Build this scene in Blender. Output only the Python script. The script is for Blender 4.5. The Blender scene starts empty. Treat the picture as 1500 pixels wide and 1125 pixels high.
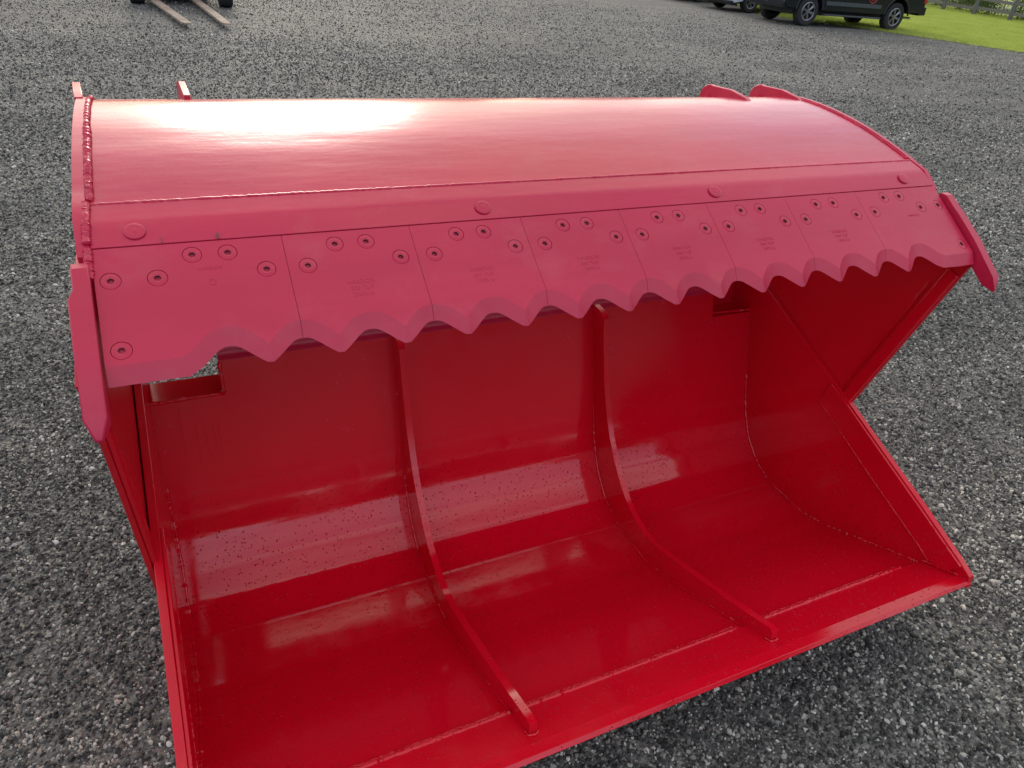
import bpy, bmesh, math, random
import numpy as np
from mathutils import Vector, Matrix
from mathutils.geometry import tessellate_polygon
R = math.radians
random.seed(7)
sc = bpy.context.scene
C = sc.collection

# ------------------------------------------------------------------ camera, world, sun, exposure
cam_d = bpy.data.cameras.new('camera')
cam = bpy.data.objects.new('camera', cam_d); C.objects.link(cam)
right = Vector((0.90789, -0.41109, 0.08207)); down = Vector((-0.15915, -0.51912, -0.83975)); fwd = Vector((0.38782, 0.74934, -0.53673))
m = Matrix((right, -down, -fwd)).transposed().to_4x4()
m.translation = Vector((0.14597, -1.33727, 1.79957))
cam.matrix_world = m
cam_d.sensor_width = 36; cam_d.lens = 25.087; cam_d.clip_start = 0.02; cam_d.clip_end = 2000
sc.camera = cam

SUN_EL, SUN_AZ = 20.0, 9.0          # azimuth measured from +Y towards +X
w = bpy.data.worlds.new('World'); sc.world = w; w.use_nodes = True
nt = w.node_tree; nt.nodes.clear()
out = nt.nodes.new('ShaderNodeOutputWorld'); bg = nt.nodes.new('ShaderNodeBackground')
sky = nt.nodes.new('ShaderNodeTexSky'); sky.sky_type = 'NISHITA'; sky.sun_disc = False
sky.sun_elevation = R(SUN_EL); sky.sun_rotation = R(SUN_AZ); sky.air_density = 1.0; sky.dust_density = 1.3; sky.ozone_density = 1.0
tc = nt.nodes.new('ShaderNodeTexCoord')
mp = nt.nodes.new('ShaderNodeMapping'); mp.inputs['Scale'].default_value = (1.0, 1.0, 5.0)
nz = nt.nodes.new('ShaderNodeTexNoise'); nz.inputs['Scale'].default_value = 2.3; nz.inputs['Detail'].default_value = 6; nz.inputs['Roughness'].default_value = .55
cr = nt.nodes.new('ShaderNodeValToRGB'); cr.color_ramp.elements[0].position = .34; cr.color_ramp.elements[1].position = .62
cloud = nt.nodes.new('ShaderNodeMix'); cloud.data_type = 'RGBA'
cloud.inputs[7].default_value = (4.6, 4.7, 4.95, 1)
dt = nt.nodes.new('ShaderNodeVectorMath'); dt.operation = 'DOT_PRODUCT'; nt.links.new(tc.outputs['Generated'], dt.inputs[0])
dt.inputs[1].default_value = (math.sin(R(SUN_AZ)) * math.cos(R(SUN_EL)), math.cos(R(SUN_AZ)) * math.cos(R(SUN_EL)), math.sin(R(SUN_EL)))
cc = nt.nodes.new('ShaderNodeMapRange'); cc.inputs[1].default_value = -1; cc.inputs[2].default_value = 1; nt.links.new(dt.outputs['Value'], cc.inputs[0])
ccol = nt.nodes.new('ShaderNodeValToRGB'); nt.links.new(cc.outputs[0], ccol.inputs[0])
ccol.color_ramp.elements[0].color = (.45, .475, .545, 1); ccol.color_ramp.elements[0].position = .15
ccol.color_ramp.elements[1].color = (.50, .45, .335, 1)
csc = nt.nodes.new('ShaderNodeVectorMath'); csc.operation = 'SCALE'; csc.inputs['Scale'].default_value = 10.5; nt.links.new(ccol.outputs[0], csc.inputs[0])
nt.links.new(csc.outputs[0], cloud.inputs[7])
nt.links.new(tc.outputs['Generated'], mp.inputs[0]); nt.links.new(mp.outputs[0], nz.inputs['Vector'])
nt.links.new(nz.outputs[0], cr.inputs[0]); nt.links.new(cr.outputs[0], cloud.inputs[0]); nt.links.new(sky.outputs[0], cloud.inputs[6])
nt.links.new(cloud.outputs[2], bg.inputs[0]); bg.inputs[1].default_value = 0.13
nt.links.new(bg.outputs[0], out.inputs[0])

sun_d = bpy.data.lights.new('sun', 'SUN'); sun_d.energy = 0.50; sun_d.angle = R(16); sun_d.color = (1, .94, .84)
sun = bpy.data.objects.new('sun', sun_d); C.objects.link(sun)
sd = Vector((math.sin(R(SUN_AZ)) * math.cos(R(SUN_EL)), math.cos(R(SUN_AZ)) * math.cos(R(SUN_EL)), math.sin(R(SUN_EL))))
sun.rotation_euler = sd.to_track_quat('Z', 'Y').to_euler(); sun.location = sd * 30
sc.view_settings.view_transform = 'Standard'; sc.view_settings.look = 'None'
sc.view_settings.gamma = 1; sc.view_settings.use_curve_mapping = False
sc.view_settings.exposure = 1.18
sc.render.engine = 'CYCLES'

# ------------------------------------------------------------------ node helpers and materials
class NT:
    def __init__(s, name):
        s.m = bpy.data.materials.new(name); s.m.use_nodes = True; s.t = s.m.node_tree
        s.b = s.t.nodes['Principled BSDF']
    def n(s, typ, **kw):
        nd = s.t.nodes.new(typ)
        for k, v in kw.items():
            if k.startswith('_'): setattr(nd, k[1:], v)
            else: nd.inputs[k.replace('__', ' ')].default_value = v
        return nd
    def l(s, a, b): s.t.links.new(a, b)
    def math(s, op, a, b=None, clamp=False):
        nd = s.t.nodes.new('ShaderNodeMath'); nd.operation = op; nd.use_clamp = clamp
        for i, v in enumerate((a, b)):
            if v is None: continue
            if isinstance(v, (int, float)): nd.inputs[i].default_value = v
            else: s.l(v, nd.inputs[i])
        return nd.outputs[0]
    def ramp(s, src, stops, interp='LINEAR'):
        nd = s.t.nodes.new('ShaderNodeValToRGB'); r = nd.color_ramp; r.interpolation = interp
        while len(r.elements) < len(stops): r.elements.new(.5)
        for e, (p, c) in zip(r.elements, stops):
            e.position = p; e.color = (c, c, c, 1) if isinstance(c, (int, float)) else (*c, 1)
        s.l(src, nd.inputs[0]); return nd.outputs[0]
    def mix(s, f, a, b, blend='MIX'):
        nd = s.t.nodes.new('ShaderNodeMix'); nd.data_type = 'RGBA'; nd.blend_type = blend
        for i, v in ((0, f), (6, a), (7, b)):
            if isinstance(v, (int, float)): nd.inputs[i].default_value = v
            elif isinstance(v, tuple): nd.inputs[i].default_value = (*v, 1)
            else: s.l(v, nd.inputs[i])
        return nd.outputs[2]
    def pos(s): return s.n('ShaderNodeNewGeometry').outputs['Position']
    def noise(s, vec, scale, detail=3, rough=.5, sc3=None):
        if sc3:
            mp = s.n('ShaderNodeMapping'); mp.inputs['Scale'].default_value = sc3; s.l(vec, mp.inputs[0]); vec = mp.outputs[0]
        nd = s.n('ShaderNodeTexNoise', Scale=scale, Detail=detail, Roughness=rough); s.l(vec, nd.inputs['Vector']); return nd.outputs[0]
    def bump(s, h, strength, dist, prev=None):
        nd = s.n('ShaderNodeBump', Strength=strength, Distance=dist); s.l(h, nd.inputs['Height'])
        if prev: s.l(prev, nd.inputs['Normal'])
        return nd.outputs[0]

def simple(name, col, rough=.5, metal=0, var=.12, scale=30, bump=.0):
    M = NT(name); p = M.n('ShaderNodeTexCoord').outputs['Object']
    n = M.noise(p, scale, 4)
    M.l(M.mix(M.ramp(n, [(.3, 0.), (.7, 1.)]), tuple(c * (1 - var) for c in col), tuple(min(1, c * (1 + var)) for c in col)), M.b.inputs['Base Color'])
    M.b.inputs['Roughness'].default_value = rough; M.b.inputs['Metallic'].default_value = metal
    if bump: M.l(M.bump(n, bump, .002), M.b.inputs['Normal'])
    return M.m

def paint_outer(name='weathered_red_paint', rmin=.17, rmax=.27, relief=1.0):
    M = NT(name); p = M.pos()
    big = M.noise(p, 3.0, 4, .55, (.5, 2.2, 2.2)); fine = M.noise(p, 160, 3); mid = M.noise(p, 22, 3)
    base = M.mix(M.ramp(big, [(.3, 0.), (.7, 1.)]), (.49, .011, .050), (.57, .017, .064))
    dust = M.ramp(M.noise(p, 7, 6, .7), [(.52, 0.), (.78, .10)])
    base = M.mix(dust, base, (.62, .30, .30))
    M.l(base, M.b.inputs['Base Color'])
    M.l(M.math('ADD', M.math('MULTIPLY', big, rmax - rmin), rmin), M.b.inputs['Roughness'])
    b = M.bump(fine, .10 * relief, .0012); b = M.bump(mid, .10 * relief, .003, b); b = M.bump(big, .30, .010, b)
    M.l(b, M.b.inputs['Normal'])
    return M.m

def paint_inner(name='wet_gloss_red_paint', extra=0.0):
    M = NT(name); p = M.pos()
    big = M.noise(p, 2.2, 3, .5, (.4, 1, 1)); fine = M.noise(p, 300, 2); mid = M.noise(p, 26, 3, .5, (.5, 1, 1))
    sep = M.n('ShaderNodeSeparateXYZ'); M.l(p, sep.inputs[0]); z = sep.outputs[2]
    # rain droplets on the lower part of the shell
    v = M.n('ShaderNodeTexVoronoi', Scale=120, Randomness=1.0); M.l(p, v.inputs['Vector'])
    sepc = M.n('ShaderNodeSeparateColor'); M.l(v.outputs['Color'], sepc.inputs[0])
    rad = M.math('MULTIPLY', M.math('SUBTRACT', sepc.outputs[0], .22, True), .42)
    drop = M.math('SUBTRACT', 1.0, M.math('DIVIDE', v.outputs['Distance'], M.math('ADD', rad, .001)), True)
    drop = M.math('POWER', drop, .5)
    low = M.ramp(z, [(.02, 1.), (.24, 0.)])
    patch = M.ramp(M.noise(p, 5.5, 4, .6), [(.34, .15), (.50, 1.)])
    drops = M.math('MULTIPLY', M.math('MULTIPLY', drop, M.ramp(z, [(.20, 1.), (.40, 0.)])), patch)
    M.l(M.mix(M.ramp(big, [(.3, 0.), (.7, 1.)]), (.60, .0015, .013), (.68, .003, .019)), M.b.inputs['Base Color'])
    rr = M.math('ADD', M.math('MULTIPLY', M.ramp(M.noise(p, 9, 5, .6), [(.42, 0.), (.75, 1.)]), .10), M.math('ADD', M.ramp(z, [(.30, .06), (.42, .20)]), extra))
    M.l(rr, M.b.inputs['Roughness'])
    b = M.bump(mid, .05, .003); b = M.bump(fine, .05, .0006, b); b = M.bump(big, .14, .010, b); b = M.bump(drops, 1.0, .0045, b)
    M.l(b, M.b.inputs['Normal'])
    return M.m

def gravel_mat():
    M = NT('crushed_gravel'); p = M.pos()
    sep = M.n('ShaderNodeSeparateXYZ'); M.l(p, sep.inputs[0])
    cd = M.n('ShaderNodeCameraData')
    cells = []
    hs = None; col = None
    v = M.n('ShaderNodeTexVoronoi', Scale=105, Randomness=1); M.l(p, v.inputs['Vector'])
    s1 = M.n('ShaderNodeSeparateColor'); M.l(v.outputs['Color'], s1.inputs[0])
    c1 = M.ramp(s1.outputs[0], [(0, (.022, .022, .024)), (.45, (.07, .068, .068)), (.75, (.15, .145, .135)), (.93, (.30, .29, .26)), (1, (.55, .52, .47))])
    v2 = M.n('ShaderNodeTexVoronoi', Scale=38, Randomness=1); M.l(p, v2.inputs['Vector'])
    s2 = M.n('ShaderNodeSeparateColor'); M.l(v2.outputs['Color'], s2.inputs[0])
    c2 = M.ramp(s2.outputs[0], [(0, (.06, .058, .058)), (.7, (.14, .135, .13)), (1, (.36, .35, .32))])
    c = M.mix(.35, c1, c2)
    v3 = M.n('ShaderNodeTexVoronoi', Scale=9, Randomness=1); M.l(p, v3.inputs['Vector'])
    s3 = M.n('ShaderNodeSeparateColor'); M.l(v3.outputs['Color'], s3.inputs[0])
    c = M.mix(M.math('MULTIPLY', s3.outputs[0], .18), c, (.26, .25, .23))
    patches = M.noise(p, .55, 5, .6); tracks = M.noise(p, 1.0, 5, .6, (.22, 1.3, 1))
    k = M.math('ADD', M.math('MULTIPLY', patches, .7), M.math('MULTIPLY', tracks, .8))
    c = M.mix(1.0, c, M.ramp(k, [(.5, (.60, .60, .60)), (.95, (1.22, 1.19, 1.12))]), 'MULTIPLY')
    M.l(c, M.b.inputs['Base Color']); M.b.inputs['Roughness'].default_value = .75
    h = M.math('SUBTRACT', 1, v.outputs['Distance']); h2 = M.math('SUBTRACT', 1, v2.outputs['Distance'])
    b = M.bump(h, 1.0, .006); b = M.bump(h2, .7, .012, b); b = M.bump(M.noise(p, 9, 6, .7), .8, .05, b)
    M.l(b, M.b.inputs['Normal'])
    return M.m

def stone_mat():
    M = NT('gravel_stone'); oi = M.n('ShaderNodeObjectInfo')
    c = M.ramp(oi.outputs['Random'], [(0, (.022, .022, .022)), (.38, (.062, .061, .058)), (.58, (.165, .162, .152)), (.78, (.35, .34, .31)), (.91, (.56, .54, .48)), (1, (.85, .83, .78))])
    p = M.pos(); patches = M.noise(p, .55, 5, .6); tracks = M.noise(p, 1.0, 5, .6, (.22, 1.3, 1))
    k = M.math('ADD', M.math('MULTIPLY', patches, .7), M.math('MULTIPLY', tracks, .8))
    c = M.mix(1.0, c, M.ramp(k, [(.5, (.50, .505, .52)), (.98, (1.22, 1.19, 1.13))]), 'MULTIPLY')
    M.l(c, M.b.inputs['Base Color']); M.b.inputs['Roughness'].default_value = .55
    M.l(M.bump(M.noise(M.n('ShaderNodeTexCoord').outputs['Object'], 3, 3), .4, .2), M.b.inputs['Normal'])
    return M.m

def grass_mat(name, a, b, trans=True):
    M = NT(name); p = M.pos()
    n = M.noise(p, .9, 5, .65, (1, 1, 1)); n2 = M.noise(p, 25, 2)
    c = M.mix(M.ramp(n, [(.35, 0.), (.65, 1.)]), a, b); c = M.mix(M.math('MULTIPLY', n2, .35), c, (.16, .17, .03))
    M.l(c, M.b.inputs['Base Color']); M.b.inputs['Roughness'].default_value = .6
    if trans:
        tr = M.n('ShaderNodeBsdfTranslucent'); M.l(c, tr.inputs[0]); mx = M.n('ShaderNodeMixShader', Fac=.45)
        M.l(M.b.outputs[0], mx.inputs[1]); M.l(tr.outputs[0], mx.inputs[2]); M.l(mx.outputs[0], M.t.nodes['Material Output'].inputs[0])
    else: M.l(M.bump(n2, .8, .03), M.b.inputs['Normal'])
    return M.m

PO = paint_outer('satin_red_paint', .30, .42); PH = paint_outer(); PS = paint_inner('satin_dark_red_paint', .13); PI = paint_inner(); PL = paint_inner('dry_red_paint', .06); PW = paint_outer('red_painted_weld', .22, .34, 2.2)
GRAVEL = gravel_mat(); STONE = stone_mat()
LAWN = grass_mat('lawn_ground', (.36, .43, .08), (.44, .50, .12), False)
BLADE = grass_mat('grass_blade', (.44, .54, .10), (.58, .66, .17))
LEAF = grass_mat('leaf', (.045, .09, .02), (.08, .13, .035))
BARK = simple('bark', (.10, .075, .055), .9, bump=.5)
WOOD = simple('grey_fence_wood', (.13, .125, .12), .85, bump=.4, scale=12)
SOCK = simple('bolt_socket_grime', (.09, .06, .055), .6)
GROOVE = simple('bolt_groove_shadow_dirt', (.20, .012, .02), .6)
BLACKP = simple('black_car_paint', (.008, .011, .017), .25, scale=3)
WHITEP = simple('white_car_paint', (.62, .66, .72), .25, scale=3)
GREYP = simple('grey_car_paint', (.16, .17, .18), .25, scale=3)
TRIM = simple('grey_plastic_trim', (.07, .08, .09), .45)
DARK = simple('black_plastic', (.018, .019, .02), .6)
TYRE = simple('tyre_rubber', (.022, .022, .024), .85, bump=.3)
ALLOY = simple('machined_alloy', (.28, .29, .30), .35, .8)
GLASSM = simple('dark_window_glass', (.02, .025, .03), .05)
CHROME = simple('chrome', (.6, .6, .6), .15, 1)
REDL = simple('red_lamp_lens', (.45, .01, .015), .15)
LAMP = simple('headlight_lens', (.55, .58, .62), .12)
WHITEK = simple('white_vinyl', (.7, .7, .72), .5)
REDK = simple('red_vinyl', (.5, .04, .04), .5)
STEELY = simple('worn_tan_fork_steel', (.27, .20, .155), .8, .0, var=.35, scale=6)
YEL = simple('dark_grey_machine_paint', (.05, .06, .08), .5)

# ------------------------------------------------------------------ mesh helpers
def link(name, me, mats, parent=None, label=None, cat=None, group=None, kind=None):
    o = bpy.data.objects.new(name, me); C.objects.link(o)
    if not isinstance(mats, (list, tuple)): mats = [mats]
    if me is not None:
        for mm in mats: me.materials.append(mm)
    if parent: o.parent = parent
    for k, v in (('label', label), ('category', cat), ('group', group), ('kind', kind)):
        if v: o[k] = v
    return o
def mesh(verts, faces, smooth=None, name='m'):
    me = bpy.data.meshes.new(name); me.from_pydata([tuple(v) for v in verts], [], faces); me.validate()
    bm = bmesh.new(); bm.from_mesh(me); bmesh.ops.recalc_face_normals(bm, faces=bm.faces); bm.to_mesh(me); bm.free()
    if smooth is not None:
        me.shade_smooth(); me.set_sharp_from_angle(angle=R(smooth))
    me.update(); return me
def bevel(o, width=.0015, seg=2, angle=35):
    b = o.modifiers.new('bevel', 'BEVEL'); b.width = width; b.segments = seg; b.limit_method = 'ANGLE'; b.angle_limit = R(angle); b.harden_normals = False
    return o
def prism_x(poly, x0, x1, nx=1):
    """closed polygon in (y,z) extruded along X"""
    n = len(poly); V = []; F = []
    for i in range(nx + 1):
        x = x0 + (x1 - x0) * i / nx
        V += [(x, y, z) for y, z in poly]
    for i in range(nx):
        for j in range(n):
            a = i * n + j; b = i * n + (j + 1) % n; F.append((a, b, b + n, a + n))
    tri = tessellate_polygon([[Vector((y, z, 0)) for y, z in poly]])
    for t in tri:
        F.append(tuple(t)); F.append(tuple(nx * n + k for k in reversed(t)))
    return V, F
def offset_line(pts, d):
    """offset open polyline in 2D to its left by d"""
    out = []
    for i, p in enumerate(pts):
        a = Vector(pts[max(0, i - 1)]); b = Vector(pts[min(len(pts) - 1, i + 1)]); p = Vector(p)
        if 0 < i < len(pts) - 1:
            t1 = (p - a).normalized(); t2 = (b - p).normalized(); n1 = Vector((-t1.y, t1.x)); n2 = Vector((-t2.y, t2.x))
            nn = (n1 + n2).normalized(); q = p + nn * (d / max(.3, nn.dot(n1)))
        else:
            t = (b - a).normalized(); q = p + Vector((-t.y, t.x)) * d
        out.append((q.x, q.y))
    return out
def plate_x(pts, d, x0, x1, nx=1):
    return prism_x(list(pts) + offset_line(pts, d)[::-1], x0, x1, nx)
def smooth_pts(pts, k=5):
    out = []; n = len(pts)
    for i in range(n - 1):
        p0, p1, p2, p3 = [Vector(pts[max(0, min(n - 1, i + j))]) for j in (-1, 0, 1, 2)]
        for s in range(k):
            t = s / k
            out.append(tuple(.5 * ((2 * p1) + (-p0 + p2) * t + (2 * p0 - 5 * p1 + 4 * p2 - p3) * t * t + (-p0 + 3 * p1 - 3 * p2 + p3) * t ** 3)))
    out.append(tuple(pts[-1])); return out
def round_corners(pts, r=.02, k=3):
    out = [pts[0]]
    for i in range(1, len(pts) - 1):
        p = Vector(pts[i]); a = Vector(pts[i - 1]); b = Vector(pts[i + 1])
        ra = min(r, (a - p).length * .45); rb = min(r, (b - p).length * .45)
        A = p + (a - p).normalized() * ra; B = p + (b - p).normalized() * rb
        for s in range(k + 1):
            t = s / k; q = A * (1 - t) ** 2 + p * 2 * t * (1 - t) + B * t * t; out.append(tuple(q))
    out.append(pts[-1]); return out
def tube(pts, r, n=8, closed=False, rr=None, cap=True):
    pts = [Vector(p) for p in pts]; V = []; F = []; N = len(pts)
    up = Vector((0, 0, 1))
    for i, p in enumerate(pts):
        t = (pts[min(N - 1, i + 1)] - pts[max(0, i - 1)]).normalized()
        u = t.cross(up); u = u.normalized() if u.length > 1e-4 else Vector((1, 0, 0)); v = u.cross(t).normalized()
        q = r if rr is None else rr[i]
        for k in range(n):
            a = 2 * math.pi * k / n; V.append(p + u * math.cos(a) * q + v * math.sin(a) * q)
    for i in range(N - 1):
        for k in range(n): F.append((i * n + k, i * n + (k + 1) % n, (i + 1) * n + (k + 1) % n, (i + 1) * n + k))
    if cap: F.append(tuple(range(n))[::-1]); F.append(tuple((N - 1) * n + k for k in range(n)))
    return V, F
def weld(path, r=.004, step=.004, amp=.35, n=7, seed=1, wb=.6):
    """rippled weld bead along a polyline"""
    rnd = random.Random(seed); P = [Vector(p) for p in path]; pts = []; rr = []
    for i in range(len(P) - 1):
        L = (P[i + 1] - P[i]).length; k = max(1, int(L / step))
        for s in range(k): pts.append(P[i].lerp(P[i + 1], s / k))
    pts.append(P[-1]); wob = 0
    for i, p in enumerate(pts):
        wob = wob * .85 + rnd.uniform(-1, 1) * .12
        rr.append(r * (1 + wob * wb + amp * rnd.uniform(-.5, .5) + (.12 if i % 2 else -.12)))
        pts[i] = p + Vector((rnd.uniform(-1, 1), rnd.uniform(-1, 1), rnd.uniform(-1, 1))) * r * .12
    return tube(pts, r, n, rr=rr)
def box(x0, x1, y0, y1, z0, z1):
    V = [(x, y, z) for x in (x0, x1) for y in (y0, y1) for z in (z0, z1)]
    return V, [(0, 1, 3, 2), (4, 6, 7, 5), (0, 4, 5, 1), (2, 3, 7, 6), (0, 2, 6, 4), (1, 5, 7, 3)]
def join(*vf):
    V = []; F = []
    for v, f in vf:
        o = len(V); V += [tuple(q) for q in v]; F += [tuple(i + o for i in ff) for ff in f]
    return V, F
def xform(vf, M): return [M @ Vector(v) for v in vf[0]], vf[1]
def part(name, vf, mat, parent, smooth=40, bev=0, **kw):
    o = link(name, mesh(vf[0], vf[1], smooth), mat, parent, **kw)
    if bev: bevel(o, bev)
    return o

# ------------------------------------------------------------------ ground
GZ = -.040
me = mesh([(-600, -600, GZ), (600, -600, GZ), (600, 900, GZ), (-600, 900, GZ)], [(0, 1, 2, 3)])
link('gravel_yard', me, GRAVEL, kind='structure')
edge = [(34, -30), (26, 3), (24.6, 8), (23.35, 13.1), (22.6, 15.3), (21.9, 17.2), (20.6, 18.9), (20.1, 20.5), (21.0, 22), (22.0, 26), (26, 32), (34, 42), (50, 70)]
ew = []
rnd = random.Random(3)
for i in range(len(edge) - 1):
    a = Vector(edge[i]); b = Vector(edge[i + 1]); k = max(1, int((b - a).length / .25))
    for s in range(k):
        p = a.lerp(b, s / k); ew.append((p.x + rnd.uniform(-.10, .10), p.y + rnd.uniform(-.1, .1)))
poly = ew + [(500, 70), (500, -30)]
V = [(x, y, GZ + .012) for x, y in poly]; F = [tuple(t) for t in tessellate_polygon([[Vector(v) for v in V]])]
link('lawn', mesh(V, F), LAWN, kind='structure')

# ------------------------------------------------------------------ loose stones (real geometry, instanced)
def gn_scatter(name, pts, scales, variants, mat, kind='stuff', label=None, upright=False):
    me = bpy.data.meshes.new(name); me.vertices.add(len(pts)); me.vertices.foreach_set('co', np.asarray(pts, dtype=np.float32).ravel())
    at = me.attributes.new('scl', 'FLOAT', 'POINT'); at.data.foreach_set('value', np.asarray(scales, dtype=np.float32))
    o = link(name, me, mat, kind=kind, label=label)
    ng = bpy.data.node_groups.new(name, 'GeometryNodeTree')
    ng.interface.new_socket('Geometry', in_out='INPUT', socket_type='NodeSocketGeometry'); ng.interface.new_socket('Geometry', in_out='OUTPUT', socket_type='NodeSocketGeometry')
    N = ng.nodes; L = ng.links
    gi = N.new('NodeGroupInput'); go = N.new('NodeGroupOutput'); jn = N.new('GeometryNodeJoinGeometry')
    for v in variants:
        oi = N.new('GeometryNodeObjectInfo'); oi.inputs['Object'].default_value = v; oi.inputs['As Instance'].default_value = True
        L.new(oi.outputs['Geometry'], jn.inputs[0])
    ip = N.new('GeometryNodeInstanceOnPoints'); ip.inputs['Pick Instance'].default_value = True
    na = N.new('GeometryNodeInputNamedAttribute'); na.data_type = 'FLOAT'; na.inputs['Name'].default_value = 'scl'
    rv = N.new('FunctionNodeRandomValue'); rv.data_type = 'FLOAT_VECTOR'
    a = .25 if upright else 6.283
    rv.inputs[0].default_value = (-a, -a, 0); rv.inputs[1].default_value = (a, a, 6.283)
    ri = N.new('FunctionNodeRandomValue'); ri.data_type = 'INT'; ri.inputs[4].default_value = 0; ri.inputs[5].default_value = len(variants) - 1; ri.inputs['Seed'].default_value = 5
    L.new(gi.outputs[0], ip.inputs['Points']); L.new(jn.outputs[0], ip.inputs['Instance']); L.new(rv.outputs[0], ip.inputs['Rotation'])
    L.new(na.outputs[0], ip.inputs['Scale']); L.new(ri.outputs[2], ip.inputs['Instance Index']); L.new(ip.outputs[0], go.inputs[0])
    md = o.modifiers.new('scatter', 'NODES'); md.node_group = ng
    return o
def proto(name, me, mat):
    me.materials.append(mat); return bpy.data.objects.new(name, me)
ico = bmesh.new(); bmesh.ops.create_icosphere(ico, subdivisions=1, radius=1)
base = [v.co.copy() for v in ico.verts]; fcs = [tuple(v.index for v in f.verts) for f in ico.faces]; ico.free()
stones = []
for k in range(8):
    rr = random.Random(40 + k); s = Vector((rr.uniform(.9, 1.35), rr.uniform(.7, 1), rr.uniform(.45, .8)))
    V = [Vector((v.x * s.x, v.y * s.y, v.z * s.z)) * rr.uniform(.75, 1.2) for v in base]
    stones.append(proto('stone', mesh(V, fcs), STONE))
rg = np.random.default_rng(11)
camxy = np.array([.146, -1.337])
P = []; S = []
fx = np.array([fwd.x, fwd.y]); fx /= np.linalg.norm(fx)
for r0, r1, dens, size in ((.3, 2.7, 15500, .0044), (2.3, 4.2, 12500, .0044), (3.6, 6.5, 6500, .0052), (5.5, 10, 3000, .0066), (8.5, 15, 1150, .0080), (12, 28, 260, .0095)):
    n = int(dens * math.pi * (r1 ** 2 - r0 ** 2) * (112 / 360))
    rad = np.sqrt(rg.uniform(r0 ** 2, r1 ** 2, n)); az0 = math.atan2(fx[1], fx[0]); a = az0 + np.radians(rg.uniform(-56, 56, n))
    if r0 > 2:
        u = rg.uniform(0, 1, n); f = np.clip(np.minimum((rad - r0) / (.25 * (r1 - r0)), (r1 - rad) / (.5 * (r1 - r0))), 0, 1); kk = u < f; rad = rad[kk]; a = a[kk]
    if r0 < 2:
        a = az0 + np.radians(rg.uniform(-75, 75, n))
    x = camxy[0] + rad * np.cos(a); y = camxy[1] + rad * np.sin(a)
    # leave out what lies under or behind the bucket
    keep = ~((x > .15) & (x < 2.0) & (y > -.25) & (y < 5 + 0 * x) & (y < 1.6 + (x * .0)))
    keep &= x < np.interp(y, [p[1] for p in edge], [p[0] for p in edge]) - .05
    keep &= ~((x > .25 + .14 * y) & (x < 1.7 + .75 * y) & (y >= 1.2) & (y < 4.6))
    x = x[keep]; y = y[keep]
    s = size * np.clip(rg.lognormal(0, .42, len(x)), .4, 2.6)
    P.append(np.stack([x, y, GZ + s * .25], 1)); S.append(s)
P = np.concatenate(P); S = np.concatenate(S)
gn_scatter('loose_gravel', P, S, stones, STONE, label='loose crushed grey gravel stones covering the yard around the red bucket')
print('stones', len(P))

# ------------------------------------------------------------------ grass tufts
tufts = []
for k in range(4):
    rr = random.Random(90 + k); V = []; F = []
    for b in range(12):
        a = rr.uniform(0, 6.283); rad = rr.uniform(0, .05); x, y = rad * math.cos(a), rad * math.sin(a); h = rr.uniform(.03, .075)
        lx, ly = rr.uniform(-.03, .03), rr.uniform(-.03, .03); ww = .004; t = rr.uniform(0, 3.14); dx, dy = ww * math.cos(t), ww * math.sin(t)
        i = len(V); V += [(x - dx, y - dy, 0), (x + dx, y + dy, 0), (x + lx * .4 + dx * .7, y + ly * .4 + dy * .7, h * .6), (x + lx * .4 - dx * .7, y + ly * .4 - dy * .7, h * .6), (x + lx, y + ly, h)]
        F += [(i, i + 1, i + 2, i + 3), (i + 3, i + 2, i + 4)]
    me = bpy.data.meshes.new('tuft'); me.from_pydata(V, [], F); tufts.append(proto('tuft', me, BLADE))
n = 90000
x = rg.uniform(19.6, 42, n); y = rg.uniform(10, 34, n)
ey = np.array([p[1] for p in edge]); ex = np.array([p[0] for p in edge]); lim = np.interp(y, ey, ex)
keep = x > lim - .08 + rg.normal(0, .17, n); x = x[keep]; y = y[keep]
gn_scatter('grass', np.stack([x, y, 0 * x + GZ + .008], 1), rg.uniform(.6, 1.3, len(x)), tufts, BLADE, upright=True, label='short bright green grass growing beside the gravel yard')

# ------------------------------------------------------------------ the bucket
bucket = link('clamshell_bucket', None, [], label='large red steel clamshell bucket with open jaw and scalloped cutting teeth, standing on gravel', cat='loader bucket')
X0, X1 = -.010, 2.148          # inner faces of the lower shell's side plates
WID = 2.1345
# lower shell: one bent sheet
shell = [(.577, .708), (.463, .328), (.440, .256), (.409, .182), (.362, .108), (.290, .042), (.200, .006), (.090, .000), (.004, .000), (-.105, .032), (-.455, .1835)]
shell_r = round_corners(shell, .022, 3)
DZ = .012
shell_r = [(y, z + DZ) if False else (y, z) for y, z in shell_r]
BO = (.0, .018)
def lift(pts): return [(y, z + .018) for y, z in pts] if False else list(pts)
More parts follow.
